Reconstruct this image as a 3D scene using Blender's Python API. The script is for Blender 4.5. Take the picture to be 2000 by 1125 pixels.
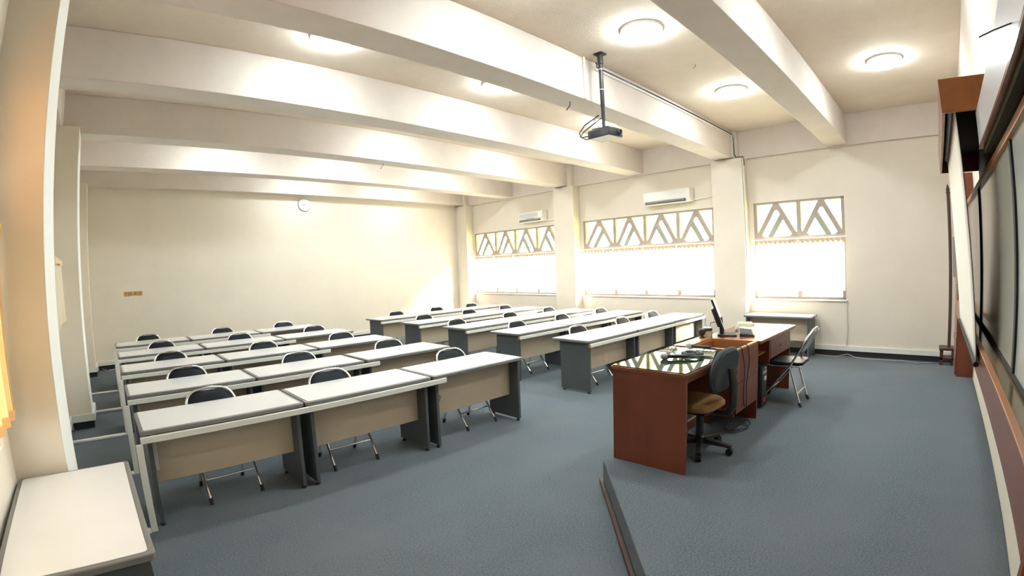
import bpy, bmesh, math, random
from mathutils import Vector, Matrix
random.seed(7)
PI = math.pi
D = bpy.data
S = bpy.context.scene
COL = S.collection
for o in list(D.objects):
    D.objects.remove(o)

# ------------------------------------------------------------------ camera (ultra-wide phone lens, barrel distortion)
cam = D.cameras.new('camera')
co = D.objects.new('camera', cam)
COL.objects.link(co)
co.matrix_world = Matrix(((0.7072946549218406, 0.05590356888116951, -0.7047049468432464, 0.0),
                          (-0.7059888451121411, 0.004742219936069218, -0.7082070755981636, 0.0),
                          (-0.03624943718486692, 0.9984249107150854, 0.04282144284530945, 1.76),
                          (0, 0, 0, 1)))
cam.type = 'PANO'
cam.panorama_type = 'FISHEYE_LENS_POLYNOMIAL'
cam.sensor_width = 36.0
cam.sensor_fit = 'HORIZONTAL'
_m = 2.0 / 36.0
cam.fisheye_fov = math.radians(170)
cam.fisheye_polynomial_k0 = 0.0
cam.fisheye_polynomial_k1 = -1.05858514 * _m
cam.fisheye_polynomial_k2 = 0.09606871 * _m ** 2
cam.fisheye_polynomial_k3 = 0.05897519 * _m ** 3
cam.fisheye_polynomial_k4 = -0.02949454 * _m ** 4
cam.clip_start = 0.05
S.camera = co

# ------------------------------------------------------------------ world, exposure
w = D.worlds.new('daylight')
S.world = w
w.use_nodes = True
bg = w.node_tree.nodes['Background']
bg.inputs[0].default_value = (0.97, 0.985, 1.0, 1)
bg.inputs[1].default_value = 12.0
sl = D.lights.new('sun', 'SUN'); sl.energy = 85.0; sl.angle = math.radians(9); sl.color = (1.0, 0.93, 0.82)
so = D.objects.new('sun', sl); COL.objects.link(so); so.location = (16, -8, 9)
so.rotation_euler = Vector((-0.466, 0.777, -0.423)).to_track_quat('-Z', 'Y').to_euler()
LAMP_STRENGTH = 98.0
S.view_settings.view_transform = 'Standard'
S.view_settings.look = 'None'
S.view_settings.gamma = 1.0
S.view_settings.use_curve_mapping = False
S.view_settings.exposure = 0.2
S.cycles.max_bounces = 10
S.cycles.diffuse_bounces = 6
S.cycles.glossy_bounces = 4
S.cycles.transmission_bounces = 6
S.cycles.transparent_max_bounces = 12
S.cycles.sample_clamp_indirect = 8.0
S.cycles.caustics_reflective = False
S.cycles.caustics_refractive = False

# ------------------------------------------------------------------ materials
def mat(name, col, rough=0.6, metal=0.0, noise=0.0, scale=6.0, bump=0.0, bscale=200.0, coat=0.0, spec=0.5, emit=None, estr=0.0, stretch=None, col2=None):
    m = D.materials.new(name)
    m.use_nodes = True
    nt = m.node_tree
    b = nt.nodes['Principled BSDF']
    b.inputs['Base Color'].default_value = (*col, 1)
    b.inputs['Roughness'].default_value = rough
    b.inputs['Metallic'].default_value = metal
    b.inputs['Specular IOR Level'].default_value = spec
    b.inputs['Coat Weight'].default_value = coat
    b.inputs['Coat Roughness'].default_value = 0.08
    tc = nt.nodes.new('ShaderNodeTexCoord')
    if noise > 0 or col2:
        mp = nt.nodes.new('ShaderNodeMapping')
        nt.links.new(tc.outputs['Object'], mp.inputs[0])
        if stretch:
            mp.inputs['Scale'].default_value = stretch
        n = nt.nodes.new('ShaderNodeTexNoise')
        n.inputs['Scale'].default_value = scale
        n.inputs['Detail'].default_value = 6
        n.inputs['Roughness'].default_value = 0.65
        nt.links.new(mp.outputs[0], n.inputs['Vector'])
        mx = nt.nodes.new('ShaderNodeMix')
        mx.data_type = 'RGBA'
        c2 = col2 if col2 else tuple(max(0, c * (1 - noise)) for c in col)
        mx.inputs[6].default_value = (*col, 1)
        mx.inputs[7].default_value = (*c2, 1)
        rp = nt.nodes.new('ShaderNodeMapRange')
        rp.inputs[1].default_value = 0.35
        rp.inputs[2].default_value = 0.68
        nt.links.new(n.outputs['Fac'], rp.inputs[0])
        nt.links.new(rp.outputs[0], mx.inputs[0])
        nt.links.new(mx.outputs[2], b.inputs['Base Color'])
    if bump > 0:
        n2 = nt.nodes.new('ShaderNodeTexNoise')
        n2.inputs['Scale'].default_value = bscale
        n2.inputs['Detail'].default_value = 3
        nt.links.new(tc.outputs['Object'], n2.inputs['Vector'])
        bp = nt.nodes.new('ShaderNodeBump')
        bp.inputs['Strength'].default_value = bump
        bp.inputs['Distance'].default_value = 0.01
        nt.links.new(n2.outputs['Fac'], bp.inputs['Height'])
        nt.links.new(bp.outputs[0], b.inputs['Normal'])
    if emit:
        b.inputs['Emission Color'].default_value = (*emit, 1)
        b.inputs['Emission Strength'].default_value = estr
    return m

def carpet(name, c1, c2, c3):
    m = mat(name, c1, 0.97, bump=0.5, bscale=260, spec=0.1)
    nt = m.node_tree
    b = nt.nodes['Principled BSDF']
    tc = nt.nodes.new('ShaderNodeTexCoord')
    f = nt.nodes.new('ShaderNodeTexNoise'); f.inputs['Scale'].default_value = 85; f.inputs['Detail'].default_value = 10; f.inputs['Roughness'].default_value = 0.9
    g = nt.nodes.new('ShaderNodeTexNoise'); g.inputs['Scale'].default_value = 1.1; g.inputs['Detail'].default_value = 5
    mp = nt.nodes.new('ShaderNodeMapping'); mp.inputs['Scale'].default_value = (0.12, 2.2, 1)
    h = nt.nodes.new('ShaderNodeTexNoise'); h.inputs['Scale'].default_value = 1.0; h.inputs['Detail'].default_value = 1
    for n in (f, g): nt.links.new(tc.outputs['Object'], n.inputs['Vector'])
    nt.links.new(tc.outputs['Object'], mp.inputs[0]); nt.links.new(mp.outputs[0], h.inputs['Vector'])
    def mix(fac, a, bb, lo, hi):
        r = nt.nodes.new('ShaderNodeMapRange'); r.inputs[1].default_value = lo; r.inputs[2].default_value = hi
        nt.links.new(fac, r.inputs[0])
        x = nt.nodes.new('ShaderNodeMix'); x.data_type = 'RGBA'
        nt.links.new(r.outputs[0], x.inputs[0])
        for s, v in ((6, a), (7, bb)):
            if isinstance(v, tuple): x.inputs[s].default_value = (*v, 1)
            else: nt.links.new(v, x.inputs[s])
        return x.outputs[2]
    a = mix(f.outputs['Fac'], c1, c2, 0.40, 0.60)
    a2 = mix(g.outputs['Fac'], a, c3, 0.45, 0.95)
    k = tuple(c * 0.72 for c in c1)
    a3 = mix(h.outputs['Fac'], a2, k, 0.48, 1.0)
    nt.links.new(a3, b.inputs['Base Color'])
    return m

def glass(name, tint, gloss=0.06):
    m = D.materials.new(name); m.use_nodes = True
    nt = m.node_tree; nt.nodes.clear()
    o = nt.nodes.new('ShaderNodeOutputMaterial')
    t = nt.nodes.new('ShaderNodeBsdfTransparent'); t.inputs[0].default_value = (*tint, 1)
    g = nt.nodes.new('ShaderNodeBsdfGlossy'); g.inputs['Roughness'].default_value = 0.02
    x = nt.nodes.new('ShaderNodeMixShader'); x.inputs[0].default_value = gloss
    nt.links.new(t.outputs[0], x.inputs[1]); nt.links.new(g.outputs[0], x.inputs[2]); nt.links.new(x.outputs[0], o.inputs[0])
    return m

def fabric_sheer(name, col, trans=0.6, clear=0.0):
    m = D.materials.new(name); m.use_nodes = True
    nt = m.node_tree; nt.nodes.clear()
    o = nt.nodes.new('ShaderNodeOutputMaterial')
    d = nt.nodes.new('ShaderNodeBsdfDiffuse'); d.inputs[0].default_value = (*col, 1)
    t = nt.nodes.new('ShaderNodeBsdfTranslucent'); t.inputs[0].default_value = (*col, 1)
    x = nt.nodes.new('ShaderNodeMixShader'); x.inputs[0].default_value = trans
    nt.links.new(d.outputs[0], x.inputs[1]); nt.links.new(t.outputs[0], x.inputs[2])
    k = nt.nodes.new('ShaderNodeBsdfTransparent'); y = nt.nodes.new('ShaderNodeMixShader'); y.inputs[0].default_value = clear
    nt.links.new(x.outputs[0], y.inputs[1]); nt.links.new(k.outputs[0], y.inputs[2]); nt.links.new(y.outputs[0], o.inputs[0])
    return m

M = {}
M['wall'] = mat('cream_wall_paint', (0.71, 0.65, 0.555), 0.75, noise=0.06, scale=1.2, bump=0.06, bscale=60)
M['white_paint'] = mat('white_trim_paint', (0.80, 0.80, 0.76), 0.5, noise=0.04)
M['ceil'] = mat('ceiling_plaster', (0.76, 0.66, 0.55), 0.9, noise=0.10, scale=1.6, bump=0.35, bscale=90)
M['beam'] = mat('beam_plaster', (0.69, 0.625, 0.565), 0.85, noise=0.08, scale=2.0, bump=0.3, bscale=90)
M['carpet'] = carpet('blue_grey_carpet', (0.180, 0.206, 0.224), (0.048, 0.066, 0.080), (0.150, 0.166, 0.174))
M['skirt'] = mat('black_skirting', (0.02, 0.02, 0.022), 0.4)
M['trunk'] = mat('white_cable_duct', (0.72, 0.72, 0.67), 0.45, noise=0.05)
M['lam'] = mat('grey_white_laminate', (0.68, 0.68, 0.675), 0.2, noise=0.03, scale=3, spec=0.5)
M['rim'] = mat('dark_grey_edge_plastic', (0.16, 0.158, 0.158), 0.38, spec=0.5)
M['panel'] = mat('dark_grey_board', (0.075, 0.085, 0.09), 0.45, noise=0.12, scale=4)
M['beige'] = mat('beige_board', (0.52, 0.44, 0.33), 0.55, noise=0.07, scale=3)
M['black'] = mat('black_plastic', (0.018, 0.018, 0.02), 0.4)
M['rubber'] = mat('black_rubber', (0.012, 0.012, 0.012), 0.7)
M['vinyl'] = mat('black_vinyl', (0.010, 0.012, 0.015), 0.40, bump=0.1, bscale=120, spec=0.12)
M['shell'] = mat('blue_grey_vinyl', (0.30, 0.36, 0.42), 0.3, noise=0.08)
M['chrome'] = mat('chrome_tube', (0.80, 0.80, 0.82), 0.14, metal=1.0)
M['wood'] = mat('red_brown_veneer', (0.175, 0.047, 0.020), 0.3, noise=0.3, scale=5, stretch=(1, 1, 0.12), spec=0.5)
M['wood_h'] = mat('red_brown_veneer_lengthwise', (0.21, 0.062, 0.027), 0.22, noise=0.3, scale=5, stretch=(0.12, 1, 1), spec=0.5)
M['orange_wood'] = mat('orange_brown_veneer', (0.34, 0.13, 0.045), 0.35, noise=0.25, scale=6, stretch=(0.15, 1, 1))
M['dark_wood'] = mat('dark_brown_wood', (0.07, 0.03, 0.02), 0.4, noise=0.3, scale=8)
M['ledge_top'] = mat('polished_brown_top', (0.16, 0.11, 0.055), 0.12, noise=0.3, scale=4, stretch=(0.1, 1, 1))
M['glass_top'] = mat('green_tinted_glass', (0.02, 0.04, 0.02), 0.01, spec=1.0)
M['pane_clear'] = glass('clear_window_glass', (0.97, 0.97, 0.95))
M['pane_amber'] = glass('amber_window_glass', (0.98, 0.95, 0.47))
M['pane_deep'] = glass('deep_amber_window_glass', (0.80, 0.55, 0.26))
M['pane_green'] = glass('pale_green_window_glass', (0.80, 0.95, 0.74))
M['pane_lilac'] = glass('pale_lilac_window_glass', (0.90, 0.85, 0.95))
M['wframe'] = mat('grey_brown_window_frame', (0.36, 0.30, 0.265), 0.5, noise=0.1)
M['green_cast'] = mat('green_cast_bar', (0.30, 0.30, 0.235), 0.5)  # green cast of the tinted glass put into the strut colour
M['curtain'] = fabric_sheer('cream_curtain_cloth', (0.86, 0.79, 0.66), 0.6, 0.28)
M['curtain_tape'] = fabric_sheer('tan_pleat_tape', (0.60, 0.47, 0.33), 0.03)
M['curtain_warm'] = fabric_sheer('amber_curtain_cloth', (0.80, 0.55, 0.26), 0.3)
M['ac'] = mat('white_ac_plastic', (0.80, 0.80, 0.77), 0.35)
M['ac_grey'] = mat('pale_grey_plastic', (0.55, 0.57, 0.55), 0.45)
M['lampglow'] = mat('glowing_opal_glass', (0.9, 0.9, 0.9), 0.4, emit=(0.88, 0.97, 1.0), estr=LAMP_STRENGTH)
M['clockface'] = mat('white_clock_face', (0.82, 0.84, 0.85), 0.35)
M['greyplastic'] = mat('mid_grey_plastic', (0.28, 0.28, 0.28), 0.45)
M['bronze'] = mat('tan_socket_plastic', (0.52, 0.30, 0.12), 0.5)
M['bronze_d'] = mat('brown_socket_plastic', (0.30, 0.16, 0.06), 0.5)
M['board'] = mat('glossy_whiteboard', (0.66, 0.66, 0.58), 0.10, noise=0.05, scale=1.5, spec=0.6, coat=0.4)
M['board_blue'] = mat('bluish_whiteboard', (0.56, 0.61, 0.61), 0.15, spec=0.6, coat=0.3)
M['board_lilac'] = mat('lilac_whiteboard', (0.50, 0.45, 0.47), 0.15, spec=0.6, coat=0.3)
M['pelmet'] = mat('light_grey_gloss_board', (0.42, 0.41, 0.43), 0.4, noise=0.06, scale=2)
M['screen'] = mat('white_projection_cloth', (0.80, 0.77, 0.70), 0.8, noise=0.02)
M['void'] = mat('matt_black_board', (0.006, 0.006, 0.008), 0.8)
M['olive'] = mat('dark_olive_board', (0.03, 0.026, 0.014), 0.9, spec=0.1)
M['fab_grey'] = mat('blue_grey_fabric', (0.050, 0.062, 0.075), 0.95, noise=0.2, scale=60)
M['fab_tan'] = mat('tan_fabric', (0.36, 0.20, 0.075), 0.95, noise=0.25, scale=60)
M['paper'] = mat('white_paper', (0.78, 0.77, 0.72), 0.8)
M['cream_paper'] = mat('cream_card', (0.62, 0.52, 0.28), 0.7)
M['green_card'] = mat('green_card', (0.10, 0.22, 0.07), 0.5)
M['keys'] = mat('dark_grey_keys', (0.05, 0.05, 0.052), 0.6, spec=0.2)
M['red'] = mat('red_plastic', (0.45, 0.02, 0.05), 0.4)
M['brassy'] = mat('dull_metal', (0.45, 0.42, 0.38), 0.35, metal=1.0)
M['cable_grey'] = mat('grey_cable', (0.35, 0.35, 0.34), 0.5)
M['wire_dark'] = mat('rusty_wire', (0.05, 0.035, 0.025), 0.7)
M['raw_wood'] = mat('bare_chipboard', (0.42, 0.24, 0.09), 0.9, noise=0.5, scale=30)

# ------------------------------------------------------------------ mesh helpers
class MB:
    def __init__(s):
        s.v = []; s.f = []
    def box(s, x0, y0, z0, x1, y1, z1):
        b = len(s.v)
        s.v += [(x0, y0, z0), (x1, y0, z0), (x1, y1, z0), (x0, y1, z0), (x0, y0, z1), (x1, y0, z1), (x1, y1, z1), (x0, y1, z1)]
        s.f += [tuple(b + i for i in q) for q in ((0, 3, 2, 1), (4, 5, 6, 7), (0, 1, 5, 4), (1, 2, 6, 5), (2, 3, 7, 6), (3, 0, 4, 7))]
        return s
    def prism(s, poly, axis, a, b):
        """poly in the two remaining axes (in order), extruded along axis from a to b"""
        n = len(poly); k = len(s.v)
        def P(p, t):
            q = list(p); q.insert(axis, t); return tuple(q)
        s.v += [P(p, a) for p in poly] + [P(p, b) for p in poly]
        s.f.append(tuple(k + i for i in range(n))[::-1]); s.f.append(tuple(k + n + i for i in range(n)))
        for i in range(n):
            j = (i + 1) % n
            s.f.append((k + i, k + j, k + n + j, k + n + i))
        return s
    def cyl(s, p0, p1, r0, r1=None, n=16, cap=True):
        return s.tube([p0, p1], r0, n=n, radii=[r0, r0 if r1 is None else r1])
    def tube(s, path, r, n=8, closed=False, radii=None):
        P = [Vector(p) for p in path]; N = len(P); k = len(s.v)
        up = None
        for i, p in enumerate(P):
            if closed: t = (P[(i + 1) % N] - P[i - 1])
            elif i == 0: t = P[1] - P[0]
            elif i == N - 1: t = P[-1] - P[-2]
            else: t = (P[i + 1] - p).normalized() + (p - P[i - 1]).normalized()
            t.normalize()
            if up is None:
                a = Vector((0, 0, 1)) if abs(t.z) < 0.9 else Vector((1, 0, 0))
                up = t.cross(a).normalized()
            else:
                up = (up - t * up.dot(t)).normalized()
            v = t.cross(up)
            rr = radii[i] if radii else r
            for j in range(n):
                an = 2 * PI * j / n
                s.v.append(tuple(p + up * (rr * math.cos(an)) + v * (rr * math.sin(an))))
        for i in range(N if closed else N - 1):
            a = k + i * n; b = k + ((i + 1) % N) * n
            for j in range(n):
                jj = (j + 1) % n
                s.f.append((a + j, a + jj, b + jj, b + j))
        if not closed:
            s.f.append(tuple(k + j for j in range(n))[::-1])
            s.f.append(tuple(k + (N - 1) * n + j for j in range(n)))
        return s
    def lathe(s, prof, c=(0, 0, 0), n=24):
        """prof: (radius, z) list, axis z"""
        k = len(s.v); m = len(prof)
        for r, z in prof:
            for j in range(n):
                a = 2 * PI * j / n
                s.v.append((c[0] + r * math.cos(a), c[1] + r * math.sin(a), c[2] + z))
        for i in range(m - 1):
            for j in range(n):
                jj = (j + 1) % n
                s.f.append((k + i * n + j, k + i * n + jj, k + (i + 1) * n + jj, k + (i + 1) * n + j))
        s.f.append(tuple(k + j for j in range(n))[::-1]); s.f.append(tuple(k + (m - 1) * n + j for j in range(n)))
        return s
    def grid(s, fn, nu, nv):
        k = len(s.v)
        for i in range(nu + 1):
            for j in range(nv + 1):
                s.v.append(tuple(fn(i / nu, j / nv)))
        for i in range(nu):
            for j in range(nv):
                a = k + i * (nv + 1) + j
                s.f.append((a, a + nv + 1, a + nv + 2, a + 1))
        return s
    def xf(s, mtx):
        s.v = [tuple(mtx @ Vector(p)) for p in s.v]
        return s
    def build(s, name, m, parent=None, bevel=0.0, seg=2, smooth=True, loc=None):
        me = D.meshes.new(name)
        me.from_pydata(s.v, [], s.f)
        bm = bmesh.new(); bm.from_mesh(me)
        bmesh.ops.recalc_face_normals(bm, faces=bm.faces)
        bm.to_mesh(me); bm.free()
        me.materials.append(m)
        if smooth:
            me.polygons.foreach_set('use_smooth', [True] * len(me.polygons))
            me.set_sharp_from_angle(angle=math.radians(38))
        o = D.objects.new(name, me)
        COL.objects.link(o)
        if parent: o.parent = parent
        if loc: o.location = loc
        if bevel > 0:
            b = o.modifiers.new('edge', 'BEVEL'); b.width = bevel; b.segments = seg; b.limit_method = 'ANGLE'; b.angle_limit = math.radians(40)
            b.harden_normals = False
        return o

def rrect(x0, y0, x1, y1, r, n=5):
    p = []
    for cx, cy, a in ((x1 - r, y1 - r, 0), (x0 + r, y1 - r, 90), (x0 + r, y0 + r, 180), (x1 - r, y0 + r, 270)):
        for i in range(n + 1):
            t = math.radians(a + 90 * i / n)
            p.append((cx + r * math.cos(t), cy + r * math.sin(t)))
    return p

def B(*a): return MB().box(*a)
def tag(o, label=None, cat=None, group=None, kind=None):
    if label: o['label'] = label
    if cat: o['category'] = cat
    if group: o['group'] = group
    if kind: o['kind'] = kind
    return o
def thing(name, label, cat, loc=(0, 0, 0), rz=0.0, group=None):
    o = D.objects.new(name, None); COL.objects.link(o)
    o.empty_display_size = 0.1
    o.location = loc; o.rotation_euler = (0, 0, rz)
    return tag(o, label, cat, group)
def struct(name, mb, m, parent=None, bevel=0.0):
    o = mb.build(name, m, parent, bevel)
    if not parent: o['kind'] = 'structure'
    return o
KIDS = {}
def kids(o):
    return [c for c in D.objects if c.parent == o]
def tree(o):
    return (o, [tree(c) for c in kids(o)])
def dup(t, loc=None, rz=None, label=None, parent=None, group=None):
    o, ch = t
    c = o.copy(); COL.objects.link(c)
    if parent: c.parent = parent
    if loc is not None: c.location = loc
    if rz is not None: c.rotation_euler = (0, 0, rz)
    if label: c['label'] = label
    if group: c['group'] = group
    for x in ch: dup(x, parent=c)
    return c

# ------------------------------------------------------------------ room shell
XW, YB, YF, ZL, ZC = 9.71, 12.10, -0.535, 3.7265, 4.25
SL = 0.02
def slant_y(y): return y * (1 + SL * y / XW) if y > 0 else y
def slant(o):
    """the window wall stands a little out of square with the whiteboard wall"""
    if o.type == 'MESH':
        for v in o.data.vertices:
            y2 = slant_y(v.co.y)
            v.co.x += SL * y2; v.co.y = y2
    for c in [c for c in D.objects if c.parent == o]: slant(c)
    return o
def PXL(y): return -0.322 + 0.0225 * y          # face of the pillars on the wall with the side table
def WXL(y): return PXL(y) - 0.28                # that wall itself

struct('floor', B(-0.9, -0.75, -0.12, 10.2, 12.45, 0.0), M['carpet'])
st = [(3.135, 2.19), (0.206, YF), (8.39, YF), (8.30, 0.739), (7.73, 0.731), (7.55, 0.904), (6.5, 2.19)]
struct('stage_floor', MB().prism(st, 2, 0.0, 0.2), M['carpet'], bevel=0.006)
dx, dy = (0.206 - 3.135), (YF - 2.19)
L_ = math.hypot(dx, dy); ux, uy = dx / L_, dy / L_; nx, ny = -0.0, 0.0
nx, ny = uy, -ux
if nx > 0: nx, ny = -nx, -ny
a0 = Vector((3.145, 2.20)); a1 = Vector((0.206, YF))
q = [(a0.x, a0.y), (a1.x, a1.y), (a1.x + nx * 0.03, a1.y + ny * 0.03), (a0.x + nx * 0.03 - ux * 0.0, a0.y + ny * 0.03)]
struct('trim_1', MB().prism(q, 2, 0.0, 0.045), M['dark_wood'], bevel=0.006)

struct('ceiling', B(-0.9, -0.75, ZC, 10.2, 12.45, ZC + 0.15), M['ceil'])
for j in range(6):
    y = 1.3193 + 2.1017 * j
    struct('ceiling_beam', B(-0.62, y, ZL, 9.66 + SL * y, y + 0.3744, ZC), M['beam'], bevel=0.008)
slant(struct('ceiling_beam', B(9.63, YF, ZL - 0.02, 9.90, YB, ZC), M['beam']))
struct('ceiling_beam', B(-0.9, -0.75, ZL, 9.9, YF, ZC), M['beam'])
lb = [(-0.9, -0.6), (WXL(-0.6) + 0.06, -0.6), (WXL(YB) + 0.06, YB), (-0.9, YB)]
struct('ceiling_beam', MB().prism(lb, 2, ZL, ZC), M['beam'])

# walls
struct('wall_back', B(-0.9, YB, 0, 10.2, YB + 0.2, ZC), M['wall'])
struct('wall_front', B(-0.9, YF - 0.2, 0, 9.95, YF, ZL), M['wall'])
def lwp(mb, ya, yb, z0, z1): return mb.prism([(WXL(ya) - 0.2, ya), (WXL(ya), ya), (WXL(yb), yb), (WXL(yb) - 0.2, yb)], 2, z0, z1)
mb = MB()
for q in ((-0.75, 1.35, 0, ZL), (3.05, YB, 0, ZL), (1.35, 3.05, 0, 1.0), (1.35, 3.05, 2.83, ZL)): lwp(mb, *q)
struct('wall_left', mb, M['wall'])
WIN = [(7.95, 11.30, [10.39, 9.59, 8.77]), (3.92, 7.22, [6.335, 5.54, 4.74]), (1.45, 3.115, [2.27])]
ZS, ZR, ZT = 1.0, 2.13, 2.83
mb = MB()
mb.box(XW, -0.75, 0, XW + 0.2, YB + 0.1, ZS)
mb.box(XW, -0.75, ZT, XW + 0.2, YB + 0.1, ZC)
ys = [-0.75]
for a, b, _ in sorted(WIN): ys += [a, b]
ys.append(YB + 0.1)
for i in range(0, len(ys), 2): mb.box(XW, ys[i], ZS, XW + 0.2, ys[i + 1], ZT)
slant(struct('wall_right', mb, M['wall']))

# pillars
for y0, y1 in ((3.21, 3.83), (7.29, 7.91), (11.35, 11.9)):
    slant(struct('pillar', MB().box(9.43, y0, 0, XW, y1, ZL - 0.02).box(9.50, y0 + 0.1, ZL - 0.02, XW, y1 - 0.03, ZC), M['wall'], bevel=0.004))
    if y0 > 11: y1 = YB
    pl = [(PXL(y0) - 0.4, y0), (PXL(y0), y0), (PXL(y1), y1), (PXL(y1) - 0.4, y1)]
    struct('pillar', MB().prism(pl, 2, 0, ZL), M['wall'], bevel=0.004)

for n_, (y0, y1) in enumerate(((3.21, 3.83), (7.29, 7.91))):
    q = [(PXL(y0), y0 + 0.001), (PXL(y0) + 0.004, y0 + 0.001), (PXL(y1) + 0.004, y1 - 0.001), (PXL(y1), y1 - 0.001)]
    struct('trim_%d' % (n_ + 2), MB().prism(q, 2, 0.19, ZL), M['white_paint'])  # added white facing: window light on the pillar face put into the colour
# white cable ducts low on the walls with black skirting below
def skirt(name, pts, closed=False):
    """runs along a polyline (room side offset given by normal to the left of travel)"""
    a = MB(); b = MB()
    for (x0, y0), (x1, y1) in zip(pts, pts[1:]):
        d = Vector((x1 - x0, y1 - y0)).normalized(); n = Vector((-d.y, d.x))
        def quad(t):
            return [(x0 - d.x * t, y0 - d.y * t), (x1 + d.x * t, y1 + d.y * t), (x1 + d.x * t + n.x * t, y1 + d.y * t + n.y * t), (x0 - d.x * t + n.x * t, y0 - d.y * t + n.y * t)]
        a.prism(quad(0.035), 2, 0.095, 0.185); b.prism(quad(0.012), 2, 0.0, 0.095)
    r = a.build(name, M['trunk'], bevel=0.004); r['kind'] = 'structure'
    k = b.build('skirting_strip', M['skirt'], r)
    if name == 'baseboard_right': slant(r)
skirt('baseboard_right', [(XW, -0.5), (XW, 3.17)])
skirt('baseboard_right', [(XW, 3.87), (XW, 7.25)])
skirt('baseboard_right', [(XW, 7.95), (XW, 11.31)])
skirt('baseboard_back', [(9.60, YB), (PXL(YB) + 0.06, YB)])
skirt('baseboard_left', [(PXL(YB), YB - 0.04), (PXL(11.35), 11.35), (WXL(11.35) + 0.05, 11.35)])
skirt('baseboard_left', [(WXL(11.3), 11.30), (WXL(7.95), 7.95)])
skirt('baseboard_left', [(PXL(7.91), 7.91), (PXL(7.29), 7.29), (WXL(7.29) + 0.05, 7.29)])
skirt('baseboard_left', [(WXL(7.24), 7.24), (WXL(3.88), 3.88)])
skirt('baseboard_left', [(PXL(3.83), 3.83), (PXL(3.21), 3.21), (WXL(3.21) + 0.05, 3.21)])

# windows
def bar2d(p, q, wdt):
    d = Vector((q[0] - p[0], q[1] - p[1])).normalized(); n = Vector((-d.y, d.x)) * (wdt / 2)
    return [(p[0] + n.x, p[1] + n.y), (q[0] + n.x, q[1] + n.y), (q[0] - n.x, q[1] - n.y), (p[0] - n.x, p[1] - n.y)]
def make_window(idx, y0, y1, mull):
    root = D.objects.new('window_%d' % idx, None); COL.objects.link(root); root['kind'] = 'structure'
    root.location = (0, 0, 0)
    x0, x1 = XW + 0.02, XW + 0.085
    f = MB()
    f.box(x0, y0, ZS, x1, y0 + 0.06, ZT).box(x0, y1 - 0.06, ZS, x1, y1, ZT)
    f.box(x0, y0, ZT - 0.04, x1, y1, ZT).box(x0, y0, ZS, x1, y1, ZS + 0.045)
    f.build('frame', M['wframe'], root, bevel=0.004)
    B(x0 - 0.005, y0, ZR - 0.03, x1, y1, ZR + 0.04).build('transom_rail', M['wframe'], root, bevel=0.004)
    B(XW - 0.03, y0 - 0.03, ZS - 0.03, XW + 0.03, y1 + 0.03, ZS).build('sill', M['white_paint'], root, bevel=0.004)
    ed = [y1] + mull + [y0]
    for m_ in mull:
        B(x0 + 0.002, m_ - 0.04, ZS + 0.04, x1 - 0.002, m_ + 0.04, ZT - 0.03).build('mullion', M['wframe'], root, bevel=0.004)
    n = len(ed) - 1
    for i in range(n):
        ya, yb = ed[i] - 0.04, ed[i + 1] + 0.04       # picture-left to picture-right
        za, zb = ZR + 0.04, ZT - 0.04
        P = lambda u, v: (ya + (yb - ya) * u, za + (zb - za) * v)
        mir = (i >= n / 2)
        U = (lambda u: 1 - u) if mir else (lambda u: u)
        lat = MB()
        wd = 0.088
        xa, xb = x0 + 0.01, x1 - 0.01
        lat.prism(bar2d(P(0.5, 1.02), P(0.03, -0.02), wd), 0, xa, xb)
        lat.prism(bar2d(P(0.5, 1.02), P(0.97, -0.02), wd), 0, xa + 0.001, xb - 0.001)
        MB().prism(bar2d(P(U(0.655), 0.66), P(U(0.33), -0.02), wd * 1.1), 0, xa + 0.002, xb - 0.002).build('inner_strut', M['green_cast'], root)
        # gusset fillets where the bars meet
        lat.prism([P(0.5, 1.0), P(0.42, 0.82), P(0.5, 0.80), P(0.58, 0.82)], 0, xa + 0.003, xb - 0.003)
        for u in (0.0, 1.0):
            s_ = 1 if u == 0 else -1
            lat.prism([P(u, 0), P(u + s_ * 0.20, 0), P(u + s_ * 0.07, 0.13), P(u, 0.13)], 0, xa + 0.003, xb - 0.003)
        lat.build('triangle_lattice', M['wframe'], root)
        xm = (x0 + x1) / 2
        am = MB()
        am.prism([P(0, 0), P(0.5, 1), P(0, 1)], 0, xm - 0.002, xm + 0.002).prism([P(1, 0), P(1, 1), P(0.5, 1)], 0, xm - 0.002, xm + 0.002)
        am.build('amber_pane', M['pane_amber'], root, smooth=False)
        MB().prism([P(U(0.03), 0), P(U(0.33), 0), P(U(0.655), 0.66), P(0.5, 1)], 0, xm - 0.002, xm + 0.002).build('lilac_pane', M['pane_lilac'], root, smooth=False)
        MB().prism([P(U(0.33), 0), P(U(0.97), 0), P(U(0.655), 0.66)], 0, xm - 0.002, xm + 0.002).build('green_pane', M['pane_green'], root, smooth=False)
        B(xm - 0.002, yb - 0.02, ZS + 0.04, xm + 0.002, ya + 0.02, ZR - 0.02).build('clear_pane', M['pane_clear'], root, smooth=False)
    return root
for i, (a, b, m_) in enumerate(WIN): slant(make_window(i + 1, a, b, m_))
slant(struct('transom_sun_blocker', B(9.90, -1.5, 2.98, 10.55, 12.4, 3.08), M['white_paint']))  # unseen overhang added to keep the sun off the transoms
D.objects['transom_sun_blocker'].name = 'trim_9'

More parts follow.
